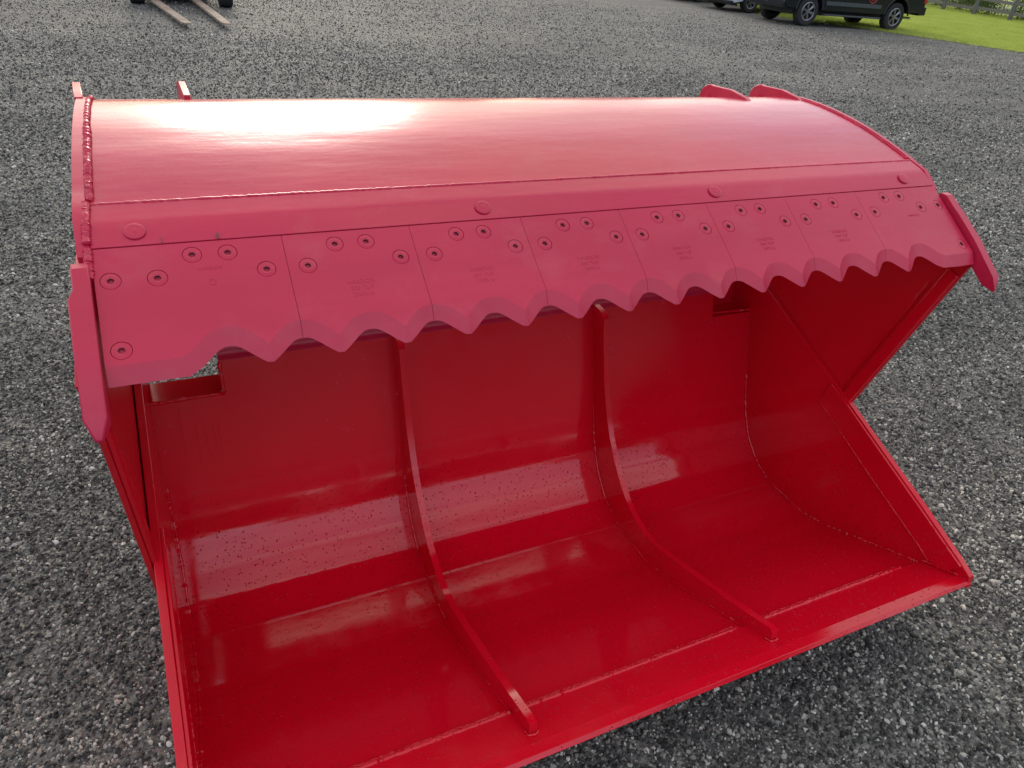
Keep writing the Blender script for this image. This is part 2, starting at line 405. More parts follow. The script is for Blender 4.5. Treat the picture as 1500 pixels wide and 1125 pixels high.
# notches cut the back plate at both top corners
d_top = Vector((.577 - .463, .708 - .328)).normalized()
nz0 = .600; ny0 = .463 + (nz0 - .328) * (.114 / .380)
shell_l = [(.463, .328)] + [q for q in shell_r if q[1] < .322]
part('shell_plate', plate_x(shell_l, .016, X0, X1), PI, bucket, 30)
def back_pt(x, t, off):        # t metres up the back plate from its crease, off = behind it
    return (x, .463 + .2873 * t + .9578 * off, .328 + .9578 * t - .2873 * off)
t_n = (nz0 - .328) / .9578; t_t = (.690 - .328) / .9578; t_0 = 0
NX0, NX1 = .186, 1.960
lp = [(X0, t_0), (X1, t_0), (X1, t_n), (NX1, t_n), (NX1, t_t), (NX0, t_t), (NX0, t_n), (X0, t_n)]
V = [back_pt(x, t, 0) for x, t in lp] + [back_pt(x, t, .016) for x, t in lp]; n_ = len(lp)
F = [(k, (k + 1) % n_, n_ + (k + 1) % n_, n_ + k) for k in range(n_)]
for t in tessellate_polygon([[Vector((x, t, 0)) for x, t in lp]]): F.append(tuple(t)); F.append(tuple(n_ + k for k in t[::-1]))
part('back_plate', (V, F), PI, bucket, 30)
part('top_roll', plate_x(round_corners([(.700, .770), (.650, .765), (.612, .748), (.590, .722), (.586, .703), (.5725, .691), (.5715, .688)], .010, 4), .010, NX0, NX1), PO, bucket, 30)
part('torque_tube', prism_x([(.640, .60), (.70, .58), (.80, .62), (.82, .70), (.78, .755), (.702, .756), (.66, .75)], NX0 + .002, NX1 - .002), PI, bucket, 30, .004)
# notch boxes: ledge, side cheek
for a, b, side in ((X0, NX0, 0), (NX1, X1, 1)):
    part('notch_ledge', plate_x([(ny0 + .125, nz0 - .012), (ny0 + .002, nz0 - .002)], .012, a, b), PI, bucket, 30, .001)
    xx = NX0 - .001 if side == 0 else NX1 - .011
    part('notch_cheek', prism_x([(ny0 + .018, nz0 + .001), (.588, .695), (.62, .745), (.66, .75), (.66, .60), (ny0 + .08, nz0 - .004)], xx, xx + .012), PI, bucket, 30, .001)
# lip plate with ground bevel
lip = [(-.449, .1915), (-.562, .2400), (-.592, .2455), (-.600, .236), (-.575, .2105), (-.449, .160)]
part('cutting_lip', prism_x(lip, X0 - .018, X1 + .018, 1), PL, bucket, 8, .0010)
# ribs
rib_base = shell_r
rib_free = [(.5655, .712), (.520, .708), (.492, .690), (.482, .645), (.435, .500), (.391, .395), (.335, .295), (.250, .195), (.165, .128), (.085, .098), (0, .095), (-.150, .135), (-.355, .203), (-.515, .262), (-.530, .262), (-.536, .2285)]
rib_sm = rib_free[:3] + smooth_pts(rib_free[3:13], 3) + rib_free[13:]
for xa, thick in ((.695, .020), (1.425, .020)):
    base_pts = [(-.449, .1915)] + [(y + .004, z - .006) for y, z in shell_r[::-1]]
    po = [(y, z) for y, z in rib_sm] + [(-.528, .2245)] + base_pts[0:1] + base_pts[1:]
    part('rib', prism_x(po, xa, xa + thick), PI, bucket, 30, .0018)
    for s, xx in ((-1, xa), (1, xa + thick)):
        part('weld_bead', weld([(xx + s * .001, y - .001, z + .002) for y, z in shell_r if z < .69], .0042, .005, .5, seed=int(xa * 100) + s), PI, bucket, 60)
    part('weld_bead', weld([(xa - .004, -.520, .224), (xa - .003, -.537, .232), (xa + .01, -.541, .234), (xa + thick + .003, -.537, .232), (xa + thick + .004, -.520, .224)], .0035, .004, .5, seed=9), PI, bucket, 60)
# side plates of the lower shell
def side_poly():
    top = [(-.592, .262), (-.545, .288), (-.377, .362), (-.176, .445), (.0, .518), (.156, .580), (.468, .713), (.56, .735), (.66, .72), (.70, .60)]
    back = [(.62, .45), (.56, .25), (.50, .10), (.40, .01), (.25, -.02), (.05, -.022), (-.11, .006), (-.60, .222)]
    return top + back
for xa, xb, s in ((X0 - .020, X0, 1), (X1, X1 + .020, -1)):
    part('side_plate', prism_x(side_poly(), xa, xb), PI, bucket, 30, .002)
    xi = X0 if s == 1 else X1
    dbl = [(-.560, .277), (-.377, .357), (-.176, .440), (.0, .513), (.085, .548), (.094, .455), (-.193, .334), (-.430, .239), (-.476, .216), (-.53, .2280)]
    part('edge_doubler', prism_x(dbl, min(xi, xi + s * .009), max(xi, xi + s * .009)), PI, bucket, 30, .002)
    part('weld_bead', weld([(xi + s * .008, y, z) for y, z in [(.088, .535), (.094, .455), (-.193, .332), (-.430, .237), (-.470, .216)]], .0028, .004, .8, seed=21), PI, bucket, 60)
    part('weld_bead', weld([(xi + s * .002, y - .001, z + .003) for y, z in shell_r if z < .59] + [(xi + s * .004, -.455, .1995), (xi + s * .004, -.565, .246)], .0055, .005, .7, seed=31 + s), PI, bucket, 60)
part('notch_back', prism_x([(.655, .585), (.667, .585), (.70, .95), (.688, .95)], NX1 - .01, X1 - .001), PI, bucket, 30, .001)
part('weld_bead', weld([(NX1 + .006, ny0 + .02, nz0 + .006), (X1 - .001, ny0 + .006, nz0 + .006)], .005, .005, .8, seed=5), PI, bucket, 60)
part('weld_bead', weld([(X0 + .004, ny0 - .003, nz0), (NX0, ny0 - .003, nz0), (NX0, .570, .687)], .0055, .005, .6, seed=6), PI, bucket, 60)
# weld bead between floor and lip, broken by the ribs
for a, b in ((X0 + .08, .688), (.722, 1.405), (1.47, 2.055)):
    part('weld_bead', weld([(a, -.446, .1895), (b, -.446, .1895)], .0065, .005, .45, seed=int(a * 50) + 3), PI, bucket, 60)
    part('weld_bead', weld([(a, -.436, .1835), (b, -.436, .1835)], .004, .004, .8, seed=int(a * 50) + 8), PI, bucket, 60)
# underside skids so that the shell stands on the yard
for xa in (.25, .9, 1.24, 1.88):
    part('skid_bar', prism_x([(.30, .02), (.24, -.014), (.05, -.020), (-.10, .004), (-.08, -.022), (.05, -.034), (.25, -.034), (.42, .06)], xa, xa + .06), PI, bucket, 30)
for k, (x, t0_, ln) in enumerate([(.095, .20, .12), (.118, .18, .085), (.140, .19, .075), (.156, .20, .11), (.062, .26, .14), (1.12, .06, .05), (1.50, .10, .06)]):
    part('paint_run', tube([Vector(back_pt(x, t0_ - ln * q, -.0001)) + Vector((.006 * math.sin(k) * q, 0, 0)) for q in (0, .4, .8, 1)], .0008, 6, rr=[.0013, .0006, .0006, .0011]), PI, bucket, 60)
# ---- upper jaw
hood = smooth_pts([(.098, 1.3170), (.200, 1.3440), (.310, 1.3670), (.450, 1.3850), (.590, 1.3895), (.690, 1.3760), (.750, 1.3550), (.790, 1.327)], 5)
part('hood_plate', plate_x(hood, -.010, .0, WID), PH, bucket, 40)
fl = round_corners([(.0012, 1.2768), (.045, 1.3045), (.099, 1.3205)], .012, 4)
part('hood_flange', plate_x(fl, -.018, .0, WID), PH, bucket, 30, .0012)
part('weld_bead', weld([(.003, .1005, 1.3200), (.7, .1005, 1.3205), (1.4, .1005, 1.3205), (WID - .003, .1005, 1.3200)], .0031, .007, .25, seed=77), PW, bucket, 60)
# backing bar under the tooth plates
O = Vector((0, 0, 1.2758)); D = Vector((0, -.8300, -.5577)).normalized(); Nn = Vector((0, D.z, -D.y)) * -1
Nn = Vector((0, -.5577, .8300)).normalized()
def pt(x, s, h=0.0): 
    q = O + D * s + Nn * h; return Vector((x, q.y, q.z))
TH = .015
bk = [(pt(0, s, h).y, pt(0, s, h).z) for s, h in ((-.005, -TH - .001), (.165, -TH - .001), (.172, -TH - .008), (.160, -TH - .019), (-.03, -TH - .019))]
part('backing_bar', prism_x(bk, .004, WID - .004), PI, bucket, 30, .001)
inner = [(.010, 1.236), (.12, 1.285), (.32, 1.335), (.45, 1.352), (.59, 1.36), (.68, 1.348), (.76, 1.315)]
part('hood_lining', plate_x(smooth_pts(inner, 3), -.006, .02, WID - .02), PI, bucket, 40)
part('rear_beam', prism_x([(.97, .64), (1.05, .64), (1.07, .95), (.99, .97)], -.03, WID + .03), PI, bucket, 30, .004)
part('sky_blocking_plate', prism_x([(1.03, .95), (1.042, .95), (.800, 1.322), (.790, 1.315)], 1.90, WID), PI, bucket, 30, .001)  # unseen plate added to limit the sky mirrored in the shell floor
part('sky_blocking_plate', prism_x([(1.03, .95), (1.042, .95), (.800, 1.322), (.790, 1.315)], -.0002, .20), PI, bucket, 30, .001)  # added out of view to hide sky from the left floor's reflection
# tooth plates
TT = [0, .15, .3, .45, .6, .75, .88, 1]
FT = [0, .012, .062, .165, .33, .55, .765, 1.0]; FB = [0, .02, .12, .30, .50, .70, .86, 1.0]
def arc(x0, n=9, ap=.185, co=.225, half=.0625, flat=.0):
    """scallop from tooth corner to tooth corner centred on x0: list of (x, s)"""
    pts = []
    for t in [-q for q in TT[:0:-1]] + TT:
        a = abs(t)
        s = ap + (co - ap) * float(np.interp(a, TT, FB if flat else FT))
        pts.append((x0 + t * (half - flat), s))
    return pts
def half(pts, x0, side): return [p for p in pts if (p[0] - x0) * side > -1e-6]
def tooth_outline(kind):
    """returns (top outline, bottom outline) from left to right along the cutting edge for a 0.25 or end plate"""
    T = []; B = []
    W = .25
    off = 0 if kind != 'left' else .0673
    centres = [off + .0, off + .125, off + .25]
    for c in centres:
        for (a, b) in zip(arc(c, 10), arc(c, 10, .2130, .2520, .0625, .0056)):
            T.append(a); B.append(b)
    return T, B, off
def make_plate(kind, xstart):
    W = .25 if kind == 'mid' else .3173
    T, B, off = tooth_outline(kind)
    if kind == 'mid': lo, hi = 0, .25
    elif kind == 'left': lo, hi = 0, W
    else: lo, hi = 0, W
    rows = list(zip(T, B))
    if kind == 'mid': rows = [r for r in rows if -1e-6 <= r[0][0] <= .25 + 1e-6]
    if kind == 'left':
        # straight outer edge, then a scallop centred on the second arc
        rows = [((0, .2262), (0, .2575)), ((.06, .2272), (.062, .2575)), ((.115, .2275), (.123, .2575))]
        rows += [r for r in zip(arc(off + .125, 10, .180, .222), arc(off + .125, 10, .2110, .2510, .0625, .0056))][1:]
        rows += [r for r in zip(arc(off + .25, 10), arc(off + .25, 10, .2130, .2520, .0625, .0056)) if r[0][0] <= W + 1e-6]
    if kind == 'right':
        rows = [r for r in zip(arc(0, 10), arc(0, 10, .2130, .2520, .0625, .0056)) if r[0][0] >= -1e-6]
        rows += [r for r in zip(arc(.125, 10, .180, .222), arc(.125, 10, .2110, .2510, .0625, .0056))][:-1]
        rows += [((W - .115, .2260), (W - .123, .2550)), ((W - .06, .2272), (W - .062, .2575)), ((W, .2262), (W, .2575))]
    g = .0004
    def cx(x): return min(max(x, g), W - g)
    Tt = [(cx(a[0]), a[1]) for a, b in rows]; Bb = [(cx(b[0]), b[1]) for a, b in rows]
    bolts = {'mid': [(.036, .072), (.095, .0295), (.156, .0295), (.216, .072)],
             'left': [(.0245, .067), (.097, .069), (.158, .0275), (.218, .0285), (.279, .071), (.027, .201)],
             'right': [(.037, .069), (.097, .026), (.159, .0255), (.218, .067), (.291, .065), (.293, .197)]}[kind]
    outline = [(g, .0012)] + Tt + [(W - g, .0012)]
    RH = .0168; loops = [[Vector((x, s, 0)) for x, s in outline]]
    for bx, bs in bolts:
        loops.append([Vector((bx + RH * math.cos(-2 * math.pi * k / 24), bs + RH * math.sin(-2 * math.pi * k / 24), 0)) for k in range(24)])
    V = []; F = []
    flat = [v for lp in loops for v in lp]
    for v in flat: V.append(pt(xstart + v.x, v.y, 0))
    F += [tuple(t) for t in tessellate_polygon(loops)]
    o0 = len(outline); idx = o0
    for lp in loops[1:]:
        b = len(V)
        for v in lp: V.append(pt(xstart + v.x, v.y, -.006))
        for k in range(24): F.append((idx + k, idx + (k + 1) % 24, b + (k + 1) % 24, b + k))
        F.append(tuple(b + k for k in range(24)))
        idx += 24
    # underside outline
    bot = [(g, .0012)] + Bb + [(W - g, .0012)]
    b = len(V)
    for x, s in bot: V.append(pt(xstart + x, s, -TH))
    for k in range(o0):
        F.append((k, (k + 1) % o0, b + (k + 1) % o0, b + k))
    F += [tuple(b + i for i in t[::-1]) for t in tessellate_polygon([[Vector((x, s, 0)) for x, s in bot]])]
    me = bpy.data.meshes.new('tooth_plate'); me.from_pydata([tuple(v) for v in V], [], F); me.validate()
    bm = bmesh.new(); bm.from_mesh(me); bmesh.ops.recalc_face_normals(bm, faces=bm.faces); bm.to_mesh(me); bm.free()
    me.shade_smooth(); me.set_sharp_from_angle(angle=R(20))
    o = link('tooth_plate', me, PO, bucket)
    return o, bolts
# countersunk bolt mesh, local: x = X, y = along plate (s), z = normal
def bolt_mesh():
    V = []; F = []; n = 24
    def ring(r, z, hexa=False):
        b = len(V)
        for k in range(n):
            a = 2 * math.pi * k / n
            q = r if not hexa else r / math.cos((a + math.pi / 6) % (math.pi / 3) - math.pi / 6)
            V.append((q * math.cos(a), q * math.sin(a), z))
        return b
    R0 = [ring(.0150, -.0058), ring(.0162, -.0012), ring(.0155, -.0002), ring(.0085, .0004), ring(.0072, -.0004, False), ring(.0054, -.0008, True), ring(.0052, -.0085, True)]
    for a, b in zip(R0[:-1], R0[1:]):
        for k in range(n): F.append((a + k, a + (k + 1) % n, b + (k + 1) % n, b + k))
    F.append(tuple(R0[-1] + k for k in range(n)))
    me = bpy.data.meshes.new('bolt'); me.from_pydata(V, [], F); me.shade_smooth(); me.set_sharp_from_angle(angle=R(35))
    me.materials.append(PW); me.materials.append(SOCK)
    for i in range(n * 5, n * 6 + 1): me.polygons[i].material_index = 1
    return me
BOLT = bolt_mesh()
Mrot = Matrix(((1, 0, 0), (0, -D.y, Nn.y), (0, -D.z, Nn.z))).to_4x4()    # local y = up the plate, z = normal
def text_mesh(lines, size, pitch, extr=.0004):
    vs = []; fs = []
    for i, s in enumerate(lines):
        cu = bpy.data.curves.new('t', 'FONT'); cu.body = s; cu.size = size; cu.align_x = 'CENTER'; cu.extrude = extr; cu.resolution_u = 2; cu.offset = -.00015
        ob = bpy.data.objects.new('t', cu); C.objects.link(ob); bpy.context.view_layer.update()
        me = bpy.data.meshes.new_from_object(ob.evaluated_get(bpy.context.evaluated_depsgraph_get()))
        o = len(vs); vs += [(v.co.x, v.co.y - i * pitch, v.co.z) for v in me.vertices]; fs += [tuple(k + o for k in p.vertices) for p in me.polygons]
        bpy.data.objects.remove(ob); bpy.data.curves.remove(cu); bpy.data.meshes.remove(me)
    me = bpy.data.meshes.new('stamped_lettering'); me.from_pydata(vs, [], fs); return me
STAMP = text_mesh(['HARDOX', '500 TUF', '200X16'], .0125, .0135); STAMP.materials.append(PW)
STAMP2 = text_mesh(['HARDOX'], .0100, .01); STAMP2.materials.append(PW)
xs = 0
for i in range(8):
    kind = 'left' if i == 0 else ('right' if i == 7 else 'mid')
    o, bolts = make_plate(kind, xs)
    rnd = random.Random(i)
    for bx, bs in bolts:
        b = bpy.data.objects.new('bolt', BOLT); C.objects.link(b); b.parent = o
        Mx = Mrot @ Matrix.Rotation(rnd.uniform(0, 6.28), 4, 'Z'); Mx.translation = pt(xs + bx, bs, 0); b.matrix_local = Mx
    if kind == 'mid':
        b = bpy.data.objects.new('stamped_lettering', STAMP); C.objects.link(b); b.parent = o
        Mx = Mrot.copy(); Mx.translation = pt(xs + .126, .122, .0001); b.matrix_local = Mx
    elif kind == 'left':
        b = bpy.data.objects.new('stamped_lettering', STAMP2); C.objects.link(b); b.parent = o
        Mx = Mrot.copy(); Mx.translation = pt(xs + .184, .062, .0001); b.matrix_local = Mx
        V, F = tube([pt(xs + .184 + .0055 * math.cos(t), .088 + .0055 * math.sin(t), .0002) for t in [k * math.pi / 9 for k in range(19)]], .0006, 5)
        part('stamped_ring', (V, F), PW, o, 60)
    else:
        b = bpy.data.objects.new('stamped_lettering', STAMP2); C.objects.link(b); b.parent = o
        Mx = Mrot.copy(); Mx.translation = pt(xs + .172, .095, .0001); b.matrix_local = Mx
    xs += .3173 if kind != 'mid' else .25
# pressed dimples on the flange
for x, s in ((.072, -.030), (.74, -.030), (1.36, -.030), (2.03, -.030)):
    c = Vector((x, -s * .855 + .0, 1.2800 + -s * .52 + .0012)); V = []; F = []
    M1 = Matrix.Translation(pt(x, s, .0034)) @ Mrot @ Matrix.Scale(.55, 4, (0, 0, 1))
    prof = [(.0165, -.0012), (.0140, .0010), (.0100, .0014), (.0060, .0000), (.0045, .0010), (.0015, .0014)]
    n = 20
    for r, z in prof: V += [M1 @ Vector((r * math.cos(2 * math.pi * k / n) * 1.1, r * math.sin(2 * math.pi * k / n), z)) for k in range(n)]
    for a in range(len(prof) - 1):
        for k in range(n): F.append((a * n + k, a * n + (k + 1) % n, (a + 1) * n + (k + 1) % n, (a + 1) * n + k))
    F.append(tuple((len(prof) - 1) * n + k for k in range(n)))
    part('plug_weld', (V, F), PO, bucket, 60)
# slits in the flange near its left end
for x in (.113, .205, .208):
    p0 = pt(x, -.001, .0040); part('flange_seam', xform(box(-.0006, .0006, -.001, .012, -.001, .0008), Matrix.Translation(p0) @ Mrot), SOCK, bucket, None)
# hood end plates, rippled end welds
endp = [(y, z) for y, z in offset_line(hood, .006)]
end_poly = [(-.006, 1.268), (.045, 1.3065), (.099, 1.3225)] + endp[2:] + [(.93, .95), (.80, .95), (.45, 1.0), (.10, 1.08), (.0, 1.20)]
left_poly = [(-.012, 1.268), (.045, 1.312), (.099, 1.328)] + endp[2:] + [(.80, .95), (.45, 1.0), (.10, 1.08), (.0, 1.20)]
part('hood_end_plate', prism_x(left_poly, -.021, -.0005), PO, bucket, 30, .002)
part('hood_end_plate', prism_x(end_poly, WID + .0005, WID + .014), PO, bucket, 30, .002)
hp = [(.004, y, z + .003) for y, z in hood if .10 < y < .70 and z > 1.3]
part('end_weld', weld(hp, .0058, .0022, .16, 10, seed=12, wb=.25), PW, bucket, 50)
part('end_weld', weld([(.006, y, z + .004) for y, z in hood if .10 < y < .42 and z > 1.3], .0062, .0024, .16, 10, seed=13, wb=.25), PW, bucket, 50)
part('end_weld', weld([(-.004, .006, 1.283), (-.002, .045, 1.308), (.0, .100, 1.323)], .0072, .0030, .14, 10, seed=14, wb=.25), PW, bucket, 50)
part('end_weld', weld([(-.004, -.002, 1.276), (-.005, -.03, 1.255), (-.005, -.05, 1.242)], .0075, .0030, .14, 10, seed=16, wb=.25), PW, bucket, 50)
part('end_weld', weld([(WID - .002, y, z + .001) for y, z in hood if .10 < y < .70 and z > 1.3], .0035, .006, .4, 7, seed=15), PW, bucket, 50)
# side panels of the upper jaw with folded front flange
def panel_poly(front_off=0):
    return [(-.205, 1.130), (-.174, 1.088), (.003, .513), (.06, .33), (.12, .22), (.30, .25), (.55, .45), (.75, .62), (.98, .86), (.93, 1.05), (.60, 1.18), (.25, 1.20), (.02, 1.19)]
for s, xo in ((1, -.046), (-1, WID + .034)):
    part('jaw_side_panel', prism_x(panel_poly(), xo, xo + .012), PS, bucket, 30, .0015)
    # folded channel along the front edge, on the inner face
    xi = xo + .012 if s == 1 else xo
    a = Vector((-.174, 1.088)); b = Vector((.06, .33)); t = (b - a).normalized(); nn = Vector((-t.y, t.x))
    if nn.x < 0: nn = -nn
    def strip(o1, o2, h0, h1, z0=.03, z1=0):
        A = a + t * z0; B = b - t * z1
        poly = [tuple(A + nn * o1), tuple(B + nn * o1), tuple(B + nn * o2), tuple(A + nn * o2)]
        x0, x1 = sorted((xi + s * h0, xi + s * h1)); return prism_x(poly, x0, x1)
    part('edge_flange', strip(.002, .040, 0, .012), PI, bucket, 30, .003)
    part('edge_flange', strip(.056, .064, 0, .006, .10, .1), PI, bucket, 30, .002)
# side cutters: thick forged bars with pointed tips beside the end plates
def cutter(x0, x1, wide):
    V = []; F = []
    def sec(s, h, xa, xb, th):      # quad section across the bar at station s
        return [pt(xa, s, h), pt(xb, s, h), pt(xb, s, h - th), pt(xa, s, h - th)]
    S = [sec(.028, .004, x0 + wide[0], x1, .026), sec(.045, .014, x0 + wide[0], x1, .038), sec(.085, .014, x0 + wide[0], x1, .040), sec(.105, .016, x0 + wide[1], x1, .042), sec(.20, .016, x0 + wide[1], x1, .044),
         sec(.315, .006, x0 + wide[1] + .001, x1, .038), sec(.347, -.016, x0 + wide[1] + .012, x1 - .012, .006)]
    for q in S: V += q
    for i in range(len(S) - 1):
        for k in range(4): F.append((i * 4 + k, i * 4 + (k + 1) % 4, (i + 1) * 4 + (k + 1) % 4, (i + 1) * 4 + k))
    F.append((0, 1, 2, 3)); F.append(tuple(len(V) - 4 + k for k in range(4)))
    return V, F
V, F = cutter(-.040, -.004, (.008, 0)); part('side_cutter', (V, F), PO, bucket, 30, .004)
V, F = cutter(WID + .008, WID + .034, (0, 0)); part('side_cutter', (V, F), PO, bucket, 30, .004)
# hitch ears and pins behind the hood
for xa, pts_ in ((-.0235, [(.62, 1.30), (.62, 1.396), (.66, 1.401), (.84, 1.386), (.87, 1.375), (.95, 1.30), (1.2, 1.1), (1.05, .9), (.9, 1.0)]), (.205, [(.66, 1.30), (.66, 1.392), (.90, 1.378), (1.15, 1.33), (1.2, 1.1), (1.08, .9), (1.0, 1.0)])):
    vf = prism_x(pts_, xa, xa + .018 if xa < 0 else xa + .016)
    if xa < 0: vf = ([(x - .075 * max(0, y - .60), y, z) for x, y, z in vf[0]], vf[1])
    part('hitch_plate', vf, PO, bucket, 30, .0015)
part('hitch_bar', prism_x([(.73, 1.30), (.73, 1.366), (.77, 1.360), (.77, 1.30)], .012, .17), PO, bucket, 30, .002)
def lug(xa):
    pts_ = [(.52, 1.375), (.585, 1.396), (.66, 1.405)]
    for k in range(9):
        a = R(105 - k * 18); pts_.append((.765 + .050 * math.cos(a) , 1.350 + .052 * math.sin(a)))
    pts_ += [(.80, 1.20), (.70, 1.25)]
    part('hinge_lug', prism_x(pts_, xa, xa + .018), PO, bucket, 30, .002)
    part('lug_pin', tube([(xa - .012, .765, 1.352), (xa + .03, .765, 1.352)], .018, 14), PO, bucket, 40)
lug(1.890); lug(2.116)
bucket.location = (0, 0, 0)

# ------------------------------------------------------------------ vehicles
def wheel(parent, x, y, side, r, wdt, spokes=6):
    n = 32; V = []; F = []
    prof = [(r * .62, wdt / 2 - .03), (r * .66, wdt / 2), (r * .90, wdt / 2 + .004), (r * .985, wdt / 2 - .03), (r, 0), (r * .985, -wdt / 2 + .03), (r * .9, -wdt / 2), (r * .62, -wdt / 2)]
    for rr_, yy in prof: V += [(x + rr_ * math.cos(2 * math.pi * k / n), y + side * yy, r + rr_ * math.sin(2 * math.pi * k / n)) for k in range(n)]
    for a in range(len(prof) - 1):
        for k in range(n): F.append((a * n + k, a * n + (k + 1) % n, (a + 1) * n + (k + 1) % n, (a + 1) * n + k))
    w_ = part('wheel', (V, F), TYRE, parent, 40)
    yo = y + side * (wdt / 2 - .015)
    vf = [tube([(x + r * .60 * math.cos(2 * math.pi * k / n), yo, r + r * .60 * math.sin(2 * math.pi * k / n)) for k in range(n + 1)], .018, 6),
          tube([(x, yo - side * .05, r), (x, yo, r)], .07, 12)]
    for k in range(spokes):
        a = 2 * math.pi * k / spokes + .3; b = a + .16
        for q in (a - .13, a + .13):
            vf.append(tube([(x + .05 * math.cos(a), yo - side * .01, r + .05 * math.sin(a)), (x + r * .58 * math.cos(q), yo - side * .005, r + r * .58 * math.sin(q))], .016, 5))
    part('rim', join(*vf), ALLOY, w_, 40)
    part('rim_well', tube([(x, yo - side * .12, r), (x, yo - side * .07, r)], r * .6, 24), DARK, w_, 40)
    return w_
def arch(cx, cz, rad, zb):
    a0 = math.asin((zb - cz) / rad); pts_ = []
    for k in range(11):
        a = math.pi - a0 - (math.pi - 2 * a0) * k / 10; pts_.append((cx + rad * math.cos(a), cz + rad * math.sin(a)))
    return pts_         # from rear (-x) to front (+x)
def prism_y(poly, hw, taper=None, z0=0, z1=1):
    n = len(poly); V = []
    for s in (-1, 1):
        for x, z in poly:
            k = 1 if taper is None else 1 - (1 - taper) * max(0, (z - z0) / (z1 - z0)); V.append((x, s * hw * k, z))
    F = [(j, (j + 1) % n, n + (j + 1) % n, n + j) for j in range(n)]
    for t in tessellate_polygon([[Vector((x, z, 0)) for x, z in poly]]): F.append(tuple(t)); F.append(tuple(n + k for k in t[::-1]))
    return V, F
def vehicle(name, label, cat, loc, rot, kind, paint):
    root = link(name, None, [], label=label, cat=cat); root.scale = (.95 if kind == 'pickup' else 1, 1, 1); root.location = loc; root.rotation_euler = (0, 0, rot)
    if kind == 'pickup':
        wb, r, hw, zb = 3.70, .415, .99, .46
        low = [(.60, .50)] + [(.93, .50), (.97, .62), (.98, .98), (.90, 1.14), (.50, 1.21), (-.55, 1.25), (-4.82, 1.30), (-4.86, 1.27), (-4.88, .72), (-4.84, .58), (-4.30, .56)] + arch(-wb, r + .02, .53, .52) + [(-3.12, zb), (-.58, zb)] + arch(0, r + .02, .53, .52)[0:]
        cab = [(-.50, 1.24), (-1.20, 1.86), (-1.45, 1.91), (-2.55, 1.91), (-2.75, 1.86), (-3.00, 1.27)]
        belt, top, tap = 1.25, 1.91, .80
    else:
        wb, r, hw, zb = 2.75, .35, .92, .34
        low = [(.52, .34), (.80, .30), (.90, .42), (.93, .70), (.84, .88), (.40, .99), (-.35, 1.04), (-3.45, 1.10), (-3.62, .95), (-3.66, .55), (-3.58, .36), (-3.3, .34)] + arch(-wb, r, .42, .36) + [(-2.25, .26), (-.5, .26)] + arch(0, r, .42, .36)
        cab = [(-.25, 1.03), (-.95, 1.50), (-1.3, 1.60), (-2.6, 1.58), (-3.1, 1.48), (-3.50, 1.10)]
        belt, top, tap = 1.04, 1.60, .78
    part('body', prism_y(low, hw), paint, root, 30, .03)
    part('cabin', prism_y(cab, hw * .96, tap, belt, top), paint, root, 30, .03)
    # under body and wheel housings
    part('underbody', box(-wb - .5, .55, -hw + .22, hw - .22, r * .75, r * 1.9), DARK, root, None)
    for x in (0, -wb):
        for s in (-1, 1): wheel(root, x, s * (hw - .15), s, r, .27 if kind == 'pickup' else .22)
    part('axle', join(tube([(-wb, -hw + .2, r), (-wb, hw - .2, r)], .05, 8), tube([(-wb, 0, r - .06), (-wb, .0, r + .1)], .15, 10)), DARK, root, 40)
    # windows
    def side_quad(pts_, name_, mt, off=.004):
        for s in (-1, 1):
            vv = []
            for x, z in pts_:
                k = 1 - (1 - tap) * max(0, (z - belt) / (top - belt)); y = hw * .96 * k
                vv.append((x, s * (y + off), z))
            n = len(vv); V2 = vv + [(x, y - s * .012, z) for x, y, z in vv]
            part(name_, (V2, [tuple(range(n)), tuple(range(n, 2 * n))[::-1]] + [(k, (k + 1) % n, n + (k + 1) % n, n + k) for k in range(n)]), mt, root, None)
    if kind == 'pickup':
        side_quad([(-.78, 1.30), (-1.28, 1.80), (-1.85, 1.83), (-1.85, 1.30)], 'window', GLASSM); side_quad([(-1.95, 1.30), (-1.95, 1.83), (-2.6, 1.80), (-2.82, 1.30)], 'window', GLASSM)
    else:
        side_quad([(-.55, 1.08), (-1.05, 1.47), (-1.75, 1.53), (-1.75, 1.08)], 'window', GLASSM); side_quad([(-1.85, 1.10), (-1.85, 1.53), (-2.8, 1.48), (-3.2, 1.14)], 'window', GLASSM)
    a, b = cab[0], cab[1]
    vv = []
    for t, yy in ((.12, 1), (.92, 1), (.92, -1), (.12, -1)):
        x = a[0] + (b[0] - a[0]) * t + .01; z = a[1] + (b[1] - a[1]) * t + .01; k = 1 - (1 - tap) * max(0, (z - belt) / (top - belt)); vv.append((x, yy * hw * .88 * k, z))
    part('windscreen', (vv + [(x - .02, y, z - .02) for x, y, z in vv], [(0, 1, 2, 3), (7, 6, 5, 4), (0, 4, 5, 1), (1, 5, 6, 2), (2, 6, 7, 3), (3, 7, 4, 0)]), GLASSM, root, None)
    # door panels proud of the body, with handles
    dz0, dz1 = (.60, 1.24) if kind == 'pickup' else (.42, 1.03)
    doors = ((-.62, -1.86), (-1.90, -2.95)) if kind == 'pickup' else ((-.55, -1.62), (-1.66, -2.40))
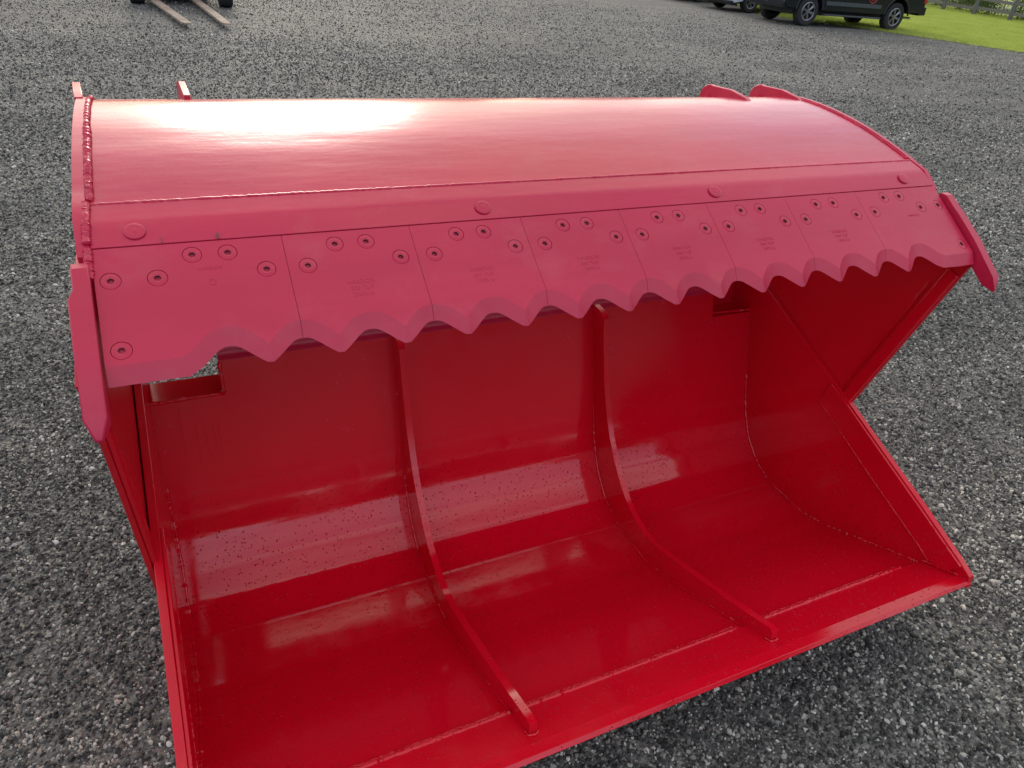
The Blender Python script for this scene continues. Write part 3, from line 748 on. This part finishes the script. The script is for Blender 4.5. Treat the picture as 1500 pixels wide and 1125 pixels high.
    for s in (-1, 1):
        for x1_, x0_ in doors:
            dr = part('door', box(x0_ + .02, x1_ - .02, *sorted((s * (hw - .01), s * (hw + .006))), dz0, dz1), paint, root, None, .004)
            part('handle', box(x0_ + .08, x0_ + .26, *sorted((s * (hw + .006), s * (hw + .035))), dz1 - .14, dz1 - .10), paint, dr, None, .006)
        part('side_moulding', box(doors[1][1], doors[0][0], *sorted((s * (hw + .0065), s * (hw + .022))), dz0 + .02, dz0 + .13), TRIM, root, None, .006)
        # wheel arch flares
        for cx in (0, -wb):
            rad = .54 if kind == 'pickup' else .43
            ap = arch(cx, r + .02, rad, r + .06); part('arch_flare', tube([(x, s * hw, z) for x, z in ap], .028, 6), DARK, root, 40)
        part('mirror', box(-1.0 if kind == 'pickup' else -.72, -.82 if kind == 'pickup' else -.58, *sorted((s * (hw - .02), s * (hw + .2))), belt + .02, belt + .2), DARK, root, None, .03)
    if kind == 'pickup':
        for s in (-1, 1):
            part('running_board', box(-3.05, -.66, *sorted((s * (hw - .12), s * (hw + .03))), .33, .375), TRIM, root, None, .01)
            part('headlight', box(.86, .995, *sorted((s * .60, s * .97)), .86, 1.06), LAMP, root, None, .01)
            part('fog_light', box(.90, .995, *sorted((s * .62, s * .80)), .60, .68), LAMP, root, None, .01)
            part('tail_light', box(-4.89, -4.78, *sorted((s * .84, s * (hw + .004))), .86, 1.24), REDL, root, None, .008)
        part('grille', box(.96, .992, -.58, .58, .74, 1.08), DARK, root, None, .01)
        part('front_bumper', prism_y([(.85, .44), (1.02, .46), (1.05, .60), (1.03, .74), (.85, .74)], hw * .97), BLACKP, root, 30, .02)
        part('number_plate', box(1.052, 1.062, -.16, .16, .60, .70), WHITEK, root, None)
        part('rear_bumper', prism_y([(-5.02, .52), (-4.70, .50), (-4.70, .74), (-5.00, .76)], hw * .99), BLACKP, root, 30, .02)
        part('bumper_top', box(-5.0, -4.72, -.9, .9, .762, .775), CHROME, root, None)
        part('spare_wheel', tube([(-4.45, 0, .36), (-4.45, 0, .56)], .36, 20), TYRE, root, 40)
        part('exhaust', tube([(-3.4, .5, .42), (-4.3, .55, .40), (-4.6, .8, .40)], .035, 8), CHROME, root, 40)
        # round red emblem and lettering on the near rear door
        yy = hw + .0068; ring = []
        cx, cz, rad = -2.52, .93, .165
        ring = tube([(cx + rad * math.cos(2 * math.pi * k / 28), yy, cz + rad * math.sin(2 * math.pi * k / 28)) for k in range(29)], .014, 6)
        part('door_emblem', ring, REDK, root, 40)
        part('emblem_badge', join(box(cx - .09, cx + .09, yy, yy + .004, cz - .03, cz + .05), box(cx - .05, cx + .05, yy, yy + .004, cz - .085, cz - .03)), REDK, root, None)
        for k in range(6):
            xk = -1.02 - k * .085; part('door_lettering', join(box(xk - .028, xk + .028, yy, yy + .003, .86, .875), box(xk + .012, xk + .028, yy, yy + .0035, .875, .97)), WHITEK, root, None)
    else:
        for s in (-1, 1):
            part('headlight', box(.70, .92, *sorted((s * .55, s * .86)), .66, .80), LAMP, root, None, .02)
            part('tail_light', box(-3.66, -3.5, *sorted((s * .6, s * .915)), .8, 1.0), REDL, root, None, .02)
        part('grille', box(.88, .945, -.45, .45, .46, .78), DARK, root, None, .01)
        part('front_valance', prism_y([(.60, .20), (.90, .22), (.96, .34), (.60, .345)], hw * .96), DARK, root, 30, .02)
        part('air_intake', box(.90, .958, .52, .78, .42, .54), DARK, root, None, .01)
        part('number_plate', box(.946, .955, -.16, .16, .42, .50), WHITEK, root, None)
    return root
vehicle('pickup_truck', 'dark pickup truck with alloy wheels and a round red door emblem by the grass', 'pickup truck', (19.0, 18.45, GZ), R(175.5), 'pickup', BLACKP)
vehicle('parked_car', 'white car standing just behind the dark pickup, its nose on the gravel', 'car', (19.55, 21.75, GZ), R(181), 'car', WHITEP)
vehicle('parked_car', 'grey car beyond the white one, only its lower front edge in view', 'car', (19.9, 25.1, GZ), R(181), 'car', GREYP)

# ------------------------------------------------------------------ forklift with two tines, mostly above the frame
fk = link('forklift', None, [], label='forklift with two worn tan fork tines reaching low over the gravel', cat='forklift'); fk.location = (0, 0, GZ)
def tine(tip, heel):
    tip = Vector(tip); heel = Vector(heel); t = (heel - tip).normalized(); u = Vector((t.y, -t.x, 0)) * .072; up_ = Vector((0, 0, 1))
    A = tip + t * .12; q = []
    V = [tip - u * .7 + up_ * .0, tip + u * .7, tip + u * .7 - up_ * .012, tip - u * .7 - up_ * .012,
         A - u, A + u, A + u - up_ * .03, A - u - up_ * .03, heel - u, heel + u, heel + u - up_ * .045, heel - u - up_ * .045]
    F = [(0, 3, 2, 1), (8, 9, 10, 11)]
    for i in (0, 4):
        for k in range(4): F.append((i + k, i + (k + 1) % 4, i + 4 + (k + 1) % 4, i + 4 + k))
    h2 = heel + up_ * .8
    V2 = box(-.06, .06, -.02, .03, -.04, .8)
    return join((V, F), xform(V2, Matrix.Translation(heel)))
part('fork_tine', tine((.80, 12.62, .10), (.36, 15.95, .12)), STEELY, fk, None, .004)
part('fork_tine', tine((1.42, 12.75, .10), (1.16, 16.05, .12)), STEELY, fk, None, .004)
part('carriage', join(box(.2, 1.6, 15.98, 16.06, .25, .35), box(.2, 1.6, 15.98, 16.06, .65, .75)), YEL, fk, None, .01)
part('mast', join(box(.42, .52, 16.07, 16.2, .08, 2.2), box(1.28, 1.38, 16.07, 16.2, .08, 2.2), box(.52, 1.28, 16.1, 16.16, 2.05, 2.2), box(.52, 1.28, 16.1, 16.16, .2, .4)), YEL, fk, None, .01)
part('chassis', join(box(.25, 1.55, 16.3, 18.4, .15, .95), box(.3, 1.5, 17.6, 18.6, .2, 1.15)), YEL, fk, None, .05)
part('overhead_guard', join(*[tube([(x, 16.5, .95), (x, 16.7, 2.1), (x, 17.9, 2.15), (x, 18.2, 1.1)], .03, 8) for x in (.38, 1.42)], *[tube([(.38, y, 2.12), (1.42, y, 2.12)], .02, 6) for y in (16.8, 17.1, 17.4, 17.7)]), YEL, fk, 40)
part('seat', join(box(.65, 1.15, 17.2, 17.65, .98, 1.1), box(.65, 1.15, 17.6, 17.72, 1.05, 1.55)), DARK, fk, None, .04)
for x in (.10, 1.72):
    for y in (16.0, 18.2):
        rr_ = .32 if y < 17 else .25; x_ = x if y < 17 else (.35 if x < 1 else 1.45)
        wv = tube([(x_ - .13, y, rr_), (x_ + .13, y, rr_)], rr_, 24); w_ = part('wheel', wv, TYRE, fk, 40, .03)
        part('hub', tube([(x_ - .14, y, rr_), (x_ + .14, y, rr_)], rr_ * .45, 16), ALLOY, w_, 40)

# ------------------------------------------------------------------ post and rail fence with hedge
fe = link('post_and_rail_fence', None, [], label='weathered grey post and rail fence along the far side of the lawn', cat='fence')
fp = [(43.5, 38.6), (42.6, 36.2), (41.6, 33.6), (40.6, 31.1), (39.57, 28.58), (39.1, 26.4), (38.42, 23.95), (37.6, 21.4), (36.9, 18.8), (36.2, 16.2), (35.5, 13.6)]
for i, (x, y) in enumerate(fp):
    k = random.Random(i); 
    vf = box(-.085, .085, -.085, .085, 0, 1.35); o = part('post', vf, WOOD, fe, None, .01); o.location = (x, y, GZ - .03); o.rotation_euler = (k.uniform(-.02, .02), k.uniform(-.02, .02), .35 + k.uniform(-.1, .1))
    if i < len(fp) - 1:
        for z in (.30, .72, 1.14):
            a = Vector((*fp[i], z + k.uniform(-.02, .02))); b = Vector((*fp[i + 1], z + k.uniform(-.02, .02)))
            t = (b - a).normalized(); u = Vector((t.y, -t.x, 0)) * .022; v = Vector((0, 0, .07))
            V = [a - u - v, a + u - v, a + u + v, a - u + v, b - u - v, b + u - v, b + u + v, b - u + v]
            part('rail', (V, [(0, 1, 2, 3), (7, 6, 5, 4), (0, 4, 5, 1), (1, 5, 6, 2), (2, 6, 7, 3), (3, 7, 4, 0)]), WOOD, fe, None, .006)
def leaf_cloud(centres, per, size, seed, squash=.8):
    g = np.random.default_rng(seed); V = []; F = []
    for (cx, cy, cz, r) in centres:
        n = int(per * r * r); d = g.normal(size=(n, 3)); d /= np.linalg.norm(d, axis=1)[:, None]; rad = r * g.uniform(.55, 1.08, n) ** .5
        p = np.array([cx, cy, cz]) + d * rad[:, None] * np.array([1, 1, squash])
        a = g.normal(size=(n, 3)); a /= np.linalg.norm(a, axis=1)[:, None]; b = np.cross(a, g.normal(size=(n, 3))); b /= np.linalg.norm(b, axis=1)[:, None]
        s = size * g.uniform(.6, 1.3, n)[:, None]
        q = np.stack([p - a * s, p + b * s * .6, p + a * s, p - b * s * .6], 1).reshape(-1, 3); o = len(V)
        V.extend(map(tuple, q)); F.extend([(o + 4 * i, o + 4 * i + 1, o + 4 * i + 2, o + 4 * i + 3) for i in range(n)])
    me = bpy.data.meshes.new('leaves'); me.from_pydata(V, [], F); return me
hd = random.Random(5); hedge_c = []
for i, (x, y) in enumerate(fp[:-1]):
    for j in range(3):
        cx = x + 1.2 + hd.uniform(0, .8); cy = y - .85 * j + hd.uniform(-.3, .3)
        hedge_c += [(cx + hd.uniform(-.5, .5), cy + hd.uniform(-.5, .5), GZ + hd.uniform(.15, 1.5), hd.uniform(.45, .75)) for _ in range(6)]
hg = link('hedge', None, [], label='leafy green hedge growing behind the post and rail fence', cat='hedge')
link('foliage', leaf_cloud(hedge_c, 300, .055, 7), LEAF, hg)
part('stem', join(*[tube([(c[0], c[1], GZ - .02), (c[0] + .05, c[1], c[2])], .02, 5) for c in hedge_c[::6]]), BARK, hg, 40)
# trees that close the yard off, seen here only as reflections in the wet paint
tree_meshes = []
for k in range(3):
    g = random.Random(60 + k); H = 7.5 + k * 1.2
    cs = [(g.uniform(-2.6, 2.6), g.uniform(-2.6, 2.6), g.uniform(.13, .92) * H, g.uniform(1.3, 2.1)) for _ in range(20)]
    tv = [tube([(0, 0, -.1), (.1, .05, H * .35), (0, .1, H * .8)], .2, 8, rr=[.28, .2, .07])]
    for c in cs[:8]: tv.append(tube([(0, .05, H * .3), (c[0] * .5, c[1] * .5, c[2] * .85), (c[0], c[1], c[2])], .08, 5, rr=[.11, .07, .03]))
    tree_meshes.append((leaf_cloud(cs, 260, .16, 70 + k), mesh(*join(*tv), 40)))
tree_meshes[0][0].materials.append(LEAF); tree_meshes[0][1].materials.append(BARK)
for a, b in tree_meshes[1:]: a.materials.append(LEAF); b.materials.append(BARK)
g = random.Random(8)
spots = []
for k in range(26):
    ang = R(-200 + k * 8.6) ; rad = 34 + g.uniform(-3, 6)
    spots.append((rad * math.cos(ang), rad * math.sin(ang) - 2))
for k in range(9): spots.append((50 + g.uniform(-2, 3), 2 + k * 6.5))
for k in range(14): spots.append((-34 + k * 6.2 + g.uniform(-1, 1), 62 + g.uniform(-3, 3)))
for i, (x, y) in enumerate(spots):
    t = link('tree', None, [], label='broad green deciduous tree in the belt around the yard', cat='tree', group='trees closing off the yard')
    t.location = (x, y, GZ); t.rotation_euler = (0, 0, g.uniform(0, 6.28)); s = g.uniform(.8, 1.0); t.scale = (s * 1.1, s * 1.1, s)
    a, b = tree_meshes[i % 3]
    for nm, q in (('crown', a), ('trunk', b)):
        c = bpy.data.objects.new(nm, q); C.objects.link(c); c.parent = t
